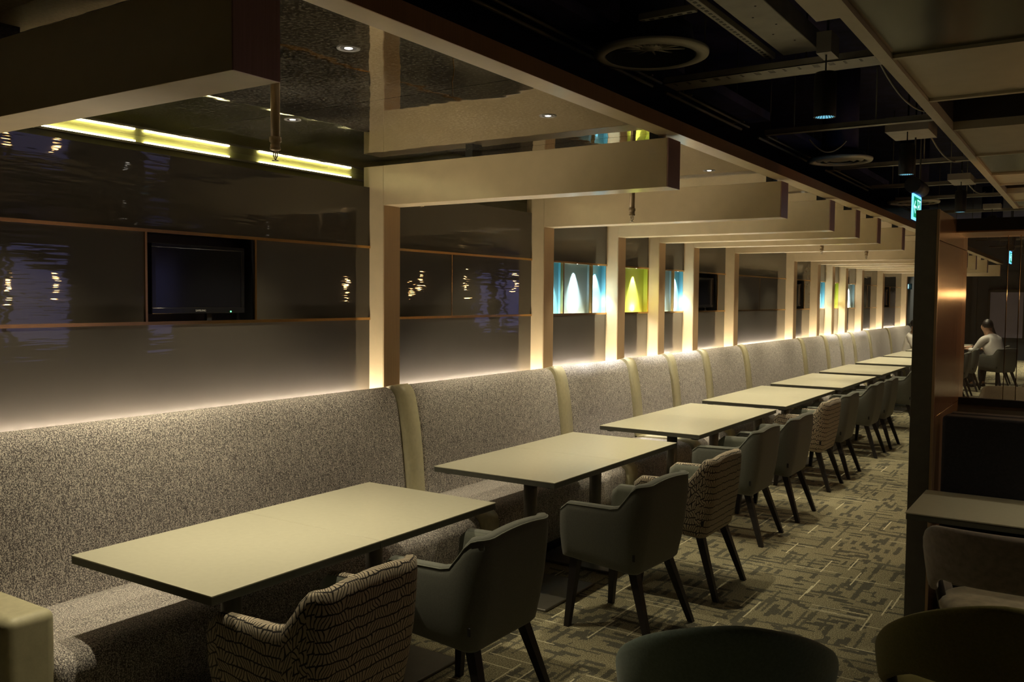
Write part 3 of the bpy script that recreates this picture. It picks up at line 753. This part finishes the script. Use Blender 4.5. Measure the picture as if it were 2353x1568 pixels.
for k, (y0, y1) in enumerate([(2.4, 5.0), (5.2, 6.6), (7.0, 8.7), (9.1, 11.0), (12.5, 13.9)]):
    t = thing('conduit_rail', '%s run of paired thin steel conduits left of the aisle ceiling' % ORD[k], 'conduit', (-2.30, y0, 3.0), 0, 'conduit pairs above the canopy edge')
    b = B(); cyl(b, (0, 0, 0), (0, y1-y0, 0), .010, seg=10); obj('conduit', b, 'grey_steel', t)
    b = B(); cyl(b, (.06, .05, .01), (.06, y1-y0, .01), .008, seg=10); obj('conduit', b, 'grey_steel', t)
    b = B(); box(b, .09, .25, .1, y1-y0-.1, .02, .08); obj('cable_channel', b, 'black_services', t)
    for y in (.2, y1-y0-.2):
        b = B(); box(b, -.02, .09, y, y+.02, .01, .03); cyl(b, (.03, y+.01, .03), (.03, y+.01, .7), .004, seg=6); obj('bracket', b, 'grey_steel', t)
# loose hanging cables
for k, (x, y, z, dx, dy) in enumerate([(-1.02, 5.0, 3.0, .05, 1.5), (-1.0, 3.9, 3.05, .1, 1.2), (-1.1, 7.2, 2.98, .05, 1.6), (-1.15, 9.6, 2.98, .03, 1.8), (-1.9, 7.0, 2.95, .25, .1)]):
    b = B(); pts = [(dx*i/12, dy*i/12, -.36*(i/12)*(1-i/12)-.02*i/12) for i in range(13)]
    for p, q in zip(pts, pts[1:]): cyl(b, p, q, .006, seg=8, cap=False)
    o = obj('ceiling_cable', b, 'grey_steel', loc=(x, y, z))
    tag(o, ['sagging grey cable right of the nearest pendant', 'thin cable near the top, left of the right soffit', 'sagging cable over the exit sign', 'sagging cable beyond the exit sign', 'short loose cable by the second air diffuser'][k], 'cable', 'loose ceiling cables')
# boxes on trays
PG = 'black pendant spotlights over the aisle'
def pendant(x, y, z, lab, boxd):
    t = thing('pendant_spotlight', lab, 'pendant light', (x, y, z), 0, PG)
    b = B(); lathe(b, [(.046, .004), (.050, 0), (.052, .004), (.052, .20), (.046, .215), (.001, .215)], seg=32); hs = obj('housing', b, 'black', t)
    b = B(); lathe(b, [(.047, .004), (.034, .030), (.014, .045)], seg=32); obj('reflector', b, 'pendant_lens', hs)
    b = B()
    for k in range(18):
        a = 2*PI*k/18; cyl(b, (.046*math.cos(a), .046*math.sin(a), .003), (.012*math.cos(a), .012*math.sin(a), .040), .0016, seg=5)
    obj('louvre', b, 'black', hs)
    b = B(); lathe(b, [(.001, .038), (.013, .038)], seg=14); obj('lamp', b, 'pendant_led', hs)
    b = B(); cyl(b, (0, 0, .215), (0, 0, .33), .004, seg=8); obj('cord', b, 'black', t)
    b = B(); box(b, *boxd); obj('mounting_box', b, 'duct_steel', t)
    b = B(); cyl(b, (0, .02, boxd[5]), (0, .02, 3.7-z), .006, seg=8); obj('hanger_rod', b, 'black', t)
pendant(-1.14, 4.46, 2.60, 'black pendant spotlight with bluish lens, nearest over the aisle', (-.035, .035, -.05, .10, .30, .40))
pendant(-1.16, 6.76, 2.60, 'black pendant spotlight above the exit sign', (-.14, .14, -.05, .35, .30, .40))
pendant(-1.18, 9.84, 2.60, 'black pendant spotlight third along the aisle', (-.10, .10, -.2, .3, .30, .36))
pendant(-1.18, 12.9, 2.60, 'black pendant spotlight fourth along the aisle, right of the pillar', (-.10, .10, -.1, .1, .30, .36))
pendant(-1.18, 16.1, 2.60, 'black pendant spotlight fifth along the aisle, small', (-.10, .10, -.1, .1, .30, .36))
pendant(-1.18, 19.2, 2.60, 'farthest black pendant spotlight, tiny over the diners', (-.10, .10, -.1, .1, .30, .36))
def exit_sign(x, y, lab):
    t = thing('exit_sign', lab, 'exit sign', (x, y, 2.31), 0, 'hanging green exit signs')
    L, H_ = .34, .185
    pl = bx('acrylic_plate', 'glow_edge', (-.006, .006, 0, L, 0, H_), t)
    for s in (-1, 1):
        xa, xb = (.006, .0072) if s > 0 else (-.0072, -.006)
        bx('green_face', 'exit_green', (xa, xb, .018, L-.018, .016, H_-.018), pl)
        b = B(); xa, xb = (.0072, .0082) if s > 0 else (-.0082, -.0072)
        # arrow
        cyc = .075; box(b, xa, xb, .03, .13, H_/2-.008, H_/2+.008)
        for q in (-1, 1):
            for k in range(6): box(b, xa, xb, .03+k*.008, .045+k*.008, H_/2+q*k*.008-.006, H_/2+q*k*.008+.006)
        # doorway and running figure
        for d in ((.17, .18, .03, H_-.032), (.30, .31, .03, H_-.032), (.17, .31, H_-.042, H_-.032)): box(b, xa, xb, *d)
        box(b, xa, xb, .232, .256, .078, .122); cyl(b, (xa, .240, .134), (xb, .240, .134), .010, seg=12)
        for k in range(6):
            box(b, xa, xb, .222-k*.004, .236-k*.004, .076-k*.007, .086-k*.007); box(b, xa, xb, .248+k*.005, .262+k*.005, .076-k*.006, .086-k*.006)
            box(b, xa, xb, .222-k*.005, .234-k*.005, .108-k*.003, .118-k*.003)
        obj('pictogram', b, 'exit_white', pl)
    b = B(); cyl(b, (0, -.02, H_+.06), (0, L+.02, H_+.06), .055, seg=28); obj('housing', b, 'black', t)
    for yy in (.05, L-.05):
        b = B(); cyl(b, (0, yy, H_+.11), (0, yy, 3.7-2.31), .006, seg=8); obj('hanger_rod', b, 'black', t)
exit_sign(-1.15, 6.98, 'glowing exit sign hanging over the aisle left of the pillar')
exit_sign(-1.17, 15.6, 'small distant glowing exit sign right of the pillar')
t = thing('emergency_lamp', 'small cyan lamp on the wall past the banquette end', 'lamp', (-4.0, 23.3, 2.02)); bx('lamp', 'cyan_lamp', (-.1, .12, -.02, .04, 0, .10), t); bx('housing', 'black', (-.1, .2, .04, .06, -.02, .12), t)

# sprinklers
def sprinkler(x, y, z, lab):
    t = thing('sprinkler', lab, 'sprinkler', (x, y, z), 0, 'pendent sprinklers under the mirror ceiling')
    b = B(); cyl(b, (0, 0, .07), (0, 0, ZC-z), .0165, seg=20); pp = obj('pipe', b, 'sprinkler_pipe', t)
    b = B(); lathe(b, [(.001, .085), (.021, .085), (.021, .068), (.017, .066), (.017, .050), (.019, .048), (.019, .040), (.011, .036), (.001, .036)], seg=20); obj('collar', b, 'sprinkler_pipe', pp)
    b = B()
    for s in (-1, 1): cyl(b, (s*.009, 0, .037), (s*.010, 0, .016), .0022, seg=8); cyl(b, (s*.010, 0, .016), (0, 0, .004), .0022, seg=8)
    lathe(b, [(.001, .002), (.012, .002), (.013, .0), (.001, .0)], seg=16); cyl(b, (0, 0, .012), (0, 0, .037), .0025, seg=8); obj('sprinkler_head', b, 'chrome', t)
sprinkler(-2.492, 2.221, 2.20, 'brass sprinkler on a pipe below the nearest beam end'); sprinkler(-2.477, 5.117, 2.20, 'brass sprinkler below the second beam'); sprinkler(-2.45, 9.6, 2.20, 'small distant sprinkler against the middle beams'); sprinkler(-2.274, 10.9, 2.20, 'far sprinkler silhouetted against the beams')

# pendant lamps over the right hand tables (seen in the glass reflections; second one added to brighten the pillar)
for k, (x, y, z) in enumerate([(-.27, 8.9, 1.78), (.02, 6.5, 1.78), (1.3, 4.6, 1.80), (1.3, 5.1, 1.83), (1.3, 9.3, 1.84), (1.3, 11.0, 1.92), (1.3, 12.2, 1.92), (1.3, 13.7, 1.95)]):
    t = thing('bare_bulb_pendant', 'warm bare bulb pendant beyond the right edge, %s from the camera' % ORD[k], 'pendant lamp', (x, y, z), 0, 'warm bulb pendants over the right side tables')
    b = B(); bmesh.ops.create_uvsphere(b, u_segments=16, v_segments=10, radius=.03)
    for f in b.faces: f.smooth = True
    obj('bulb', b, 'bulb_low' if k == 0 else 'bulb_pillar_fill' if k == 1 else 'bulb', t)
    b = B(); lathe(b, [(.016, .025), (.018, .07), (.004, .08)], seg=16); obj('socket', b, 'brass', t)
    b = B(); cyl(b, (0, 0, .08), (0, 0, 3.7-z), .003, seg=6); obj('cord', b, 'black', t)
# downlights added to brighten the far wall and the right side
for x, y, l_ in ((-1.6, 26.6, 'added ceiling downlight before the far projection screen'), (-3.0, 26.0, 'added ceiling downlight by the far door')): downlight('downlight', x, y, 3.699, l_, 210, 'added fill downlights', 100, .6)
b = B(); box(b, .0, 4.8, 9.4, 29, 2.572, 2.62); box(b, .1, 4.8, -3.4, .9, 2.572, 2.62); struct('ceiling.004', b, 'cream_soffit')
for k, (x, y) in enumerate([(.6, 3.75), (.6, 5.4), (.4, 7.1), (.4, 9.9), (.6, 12.5), (.3, 15.5), (.3, 18.8), (.4, 22), (2.8, 3.8), (2.8, 7.0), (2.6, .3), (.9, -.8)]):  # out of view, added for fill and for reflections in the wall glass
    downlight('downlight', x, y, 2.559 if y < 9 else 2.571, 'unseen added downlight in the right side ceiling, %s of that group' % ORD[k], (10 if x < 1 and 0 < y < 6 else 20) if y < 9 else 30, 'added fill downlights', 95, .6)
# ------------------------------------------------------------------ far wall screen
t = thing('projection_screen', 'pale purple projection screen on the far dark wall', 'screen', (-1.42-.9, 29.86, .66)); bx('screen', 'projection', (-.38, .48, 0, .02, 0, 1.34), t)
b = B()
for d in ((-.44, -.38, -.01, .03, -.04, 1.42), (.48, .54, -.01, .03, -.04, 1.42), (-.44, .54, -.01, .03, 1.34, 1.42)): box(b, *d)
obj('frame', b, 'black', t)

# ------------------------------------------------------------------ people
def skinned(name, chains, m_, parent, sub=2):
    """chains: list of polylines [(x,y,z,r)...]; first vertex of later chains snaps to an existing vertex when identical"""
    me = bpy.data.meshes.new(name); vs = []; es = []; rad = []; idx = {}
    for ch in chains:
        prev = None
        for x, y, z, r in ch:
            k = (round(x, 4), round(y, 4), round(z, 4))
            if k not in idx: idx[k] = len(vs); vs.append((x, y, z)); rad.append(r)
            if prev is not None and prev != idx[k]: es.append((prev, idx[k]))
            prev = idx[k]
    me.from_pydata(vs, es, []); o = bpy.data.objects.new(name, me); COL.objects.link(o)
    md = o.modifiers.new('skin', 'SKIN')
    for i, r in enumerate(rad):
        sv = me.skin_vertices[0].data[i]; rr = r if isinstance(r, tuple) else (r, r); sv.radius = rr; sv.use_root = (i == 0)
    o.modifiers.new('sub', 'SUBSURF').levels = sub; o.modifiers['sub'].render_levels = sub
    dg = bpy.context.evaluated_depsgraph_get(); ev = o.evaluated_get(dg); nm = bpy.data.meshes.new_from_object(ev)
    bpy.data.objects.remove(o); o = bpy.data.objects.new(name, nm); COL.objects.link(o); nm.materials.clear(); nm.materials.append(M[m_])
    for p in nm.polygons: p.use_smooth = True
    o.parent = parent; return o
def seated(label, loc, rz, shirt, long_hair=False, lean=.16, turn=0):
    """local +Y is forward; hips at seat height .47"""
    t = thing('person', label, 'person', loc, rz, None)
    hp = (0, 0, .55); ch = (0, lean*.55, .86); nk = (0, lean*.8, 1.05); n2 = (0, lean*.95, 1.12); hd = (0, lean*1.05+.03, 1.215); ht = (0, lean*1.05+.02, 1.285)
    C = [[(*hp, (.15, .12)), (0, lean*.25, .70, (.14, .105)), (*ch, (.165, .115)), (*nk, .07), (*n2, .052), (*hd, (.098, .112)), (*ht, (.088, .104))]]
    for s in (-1, 1):
        sh = (s*.185, lean*.7, .99, .055); el = (s*.235, lean*.7+.12, .76, .042); wr = (s*.15, lean*.7+.34, .775, .027); pm = (s*.13, lean*.7+.41, .775, (.038, .017))
        C.append([(*nk, .07), sh, el, wr, pm])
        for q in range(4):
            fx = s*(.13+(q-1.5)*.018); ln = (.062, .075, .070, .055)[q]
            C.append([pm, (fx, lean*.7+.445, .775, .009), (fx, lean*.7+.445+ln*.6, .772, .0085), (fx, lean*.7+.44+ln, .762, .0075)])
        C.append([pm, (s*.10, lean*.7+.40, .772, .010), (s*.088, lean*.7+.435, .768, .009)])
        hipx = s*.10
        C.append([(*hp, .15), (hipx, .06, .54, .085), (hipx*1.2, .44, .53, .062), (hipx*1.2, .47, .28, .048), (hipx*1.2, .44, .09, .035), (hipx*1.2, .47, .045, .035), (hipx*1.2, .58, .035, .030)])
    body = skinned('body', C, 'skin', t)
    Sx = [[(*hp, (.175, .14)), (0, lean*.25, .70, (.185, .14)), (*ch, (.215, .15)), (0, lean*.74, 1.02, (.13, .10)), (0, lean*.84, 1.10, (.070, .068))]]
    for s in (-1, 1):
        Sx.append([(0, lean*.74, 1.02, .10), (s*.185, lean*.7, .985, .072), (s*.238, lean*.7+.12, .76, .057), (s*.165, lean*.7+.31, .775, .040)])
    skinned('shirt', Sx, shirt, t)
    Tr = [[(0, .01, .54, (.17, .14)), (0, .03, .52, (.16, .13))]]
    for s in (-1, 1): Tr.append([(0, .01, .54, .17), (s*.10, .08, .535, .100), (s*.12, .44, .53, .078), (s*.12, .48, .28, .064), (s*.12, .45, .10, .055)])
    skinned('trousers', Tr, 'trousers', t)
    for s in (-1, 1):
        b = B(); box(b, s*.12-.045, s*.12+.045, .40, .66, 0, .085, .03, 3); obj('shoe', b, 'black', t)
    # hair cap, face details
    b = B(); bmesh.ops.create_uvsphere(b, u_segments=24, v_segments=16, radius=1)
    for v in b.verts: v.co = Vector((v.co.x*.088, v.co.y*.103-.012+lean*1.05+.015, v.co.z*.112+1.262))
    bmesh.ops.delete(b, geom=[v for v in b.verts if (v.co.z < 1.20 and not (long_hair and False)) or (v.co.y-lean*1.05-.02 > .045 and v.co.z < 1.315)], context='VERTS')
    for f in b.faces: f.smooth = True
    obj('hair', b, 'hair', t)
    if long_hair: skinned('hair', [[(0, lean*1.05-.02, 1.30, (.085, .075)), (0, lean*1.05-.06, 1.18, (.095, .06)), (0, lean*.7-.10, 1.02, (.085, .04)), (0, lean*.6-.10, .93, (.06, .03))]], 'hair', t)
    hy = lean*1.05+.02
    b = B(); bmesh.ops.create_cone(b, cap_ends=True, segments=8, radius1=.016, radius2=.006, depth=.045, matrix=Matrix.Translation((0, hy+.088, 1.225))@Matrix.Rotation(-.35, 4, 'X')); obj('nose', b, 'skin', body)
    for s in (-1, 1):
        b = B(); bmesh.ops.create_uvsphere(b, u_segments=10, v_segments=8, radius=.011, matrix=Matrix.Translation((s*.030, hy+.070, 1.25))); obj('eye', b, 'black', body)
        b = B(); bmesh.ops.create_uvsphere(b, u_segments=10, v_segments=8, radius=1, matrix=Matrix.Translation((s*.076, hy-.005, 1.235))@Matrix.Diagonal((.010, .018, .030, 1))); obj('ear', b, 'skin', body)
    b = B(); box(b, -.024, .024, hy+.066, hy+.078, 1.182, 1.190, .003, 2); obj('mouth', b, 'rose_velvet', body)
    return t
seated('man in white shirt sitting with his back turned, leaning over the far table', (-1.62, 19.85, -.02), .95, 'white_shirt', False, .24).scale = (1.18, 1.06, 1.0)
seated('woman with dark hair sitting just beyond the man in white', (-1.80, 21.0, -.02), PI/2, 'dark_blouse', True, .12)
seated('person in white sleeve on the banquette at far end, mostly behind the pillar', (-3.28, 19.75, -.02), -PI/2, 'white_shirt', False, .14)
# things on the diners' table
t = thing('water_bottle', 'clear plastic water bottle on the far table by the man in white', 'bottle', (-2.40, 19.55, .75))
b = B(); lathe(b, [(.001, 0), (.032, 0), (.034, .01), (.034, .13), (.030, .16), (.014, .19), (.013, .205), (.001, .205)], seg=24); bt = obj('body', b, 'bottle_plastic', t)
b = B(); cyl(b, (0, 0, .203), (0, 0, .222), .015, seg=16); obj('cap', b, 'exit_white', t)
b = B(); lathe(b, [(.0345, .06), (.0348, .062), (.0348, .115), (.0345, .117)], seg=24); obj('paper_band', b, 'paper', bt)
b = B(); lathe(b, [(.001, 0), (.028, 0), (.036, .09), (.034, .09), (.027, .004), (.001, .004)], c=(0, 0, 0), seg=24); tag(obj('paper_cup', b, 'cup', loc=(-2.42, 19.35, .75)), 'beige paper cup in front of the water bottle', 'cup')
b = B(); box(b, -.12, .12, -.16, .16, 0, .004); tag(obj('paper_sheet', b, 'paper', loc=(-2.48, 19.85, .75)), 'white papers under the hands of the man in white', 'paper')
t = thing('food_tray', 'small white tray with food before the diner on the banquette', 'tray', (-2.95, 19.6, .75)); bx('tray', 'paper', (-.12, .12, -.16, .16, 0, .012), t, .004); b = B(); bmesh.ops.create_uvsphere(b, u_segments=16, v_segments=8, radius=.05, matrix=Matrix.Translation((0, 0, .012))); bmesh.ops.delete(b, geom=[v for v in b.verts if v.co.z < .011], context='VERTS'); obj('food', b, 'cup', t)
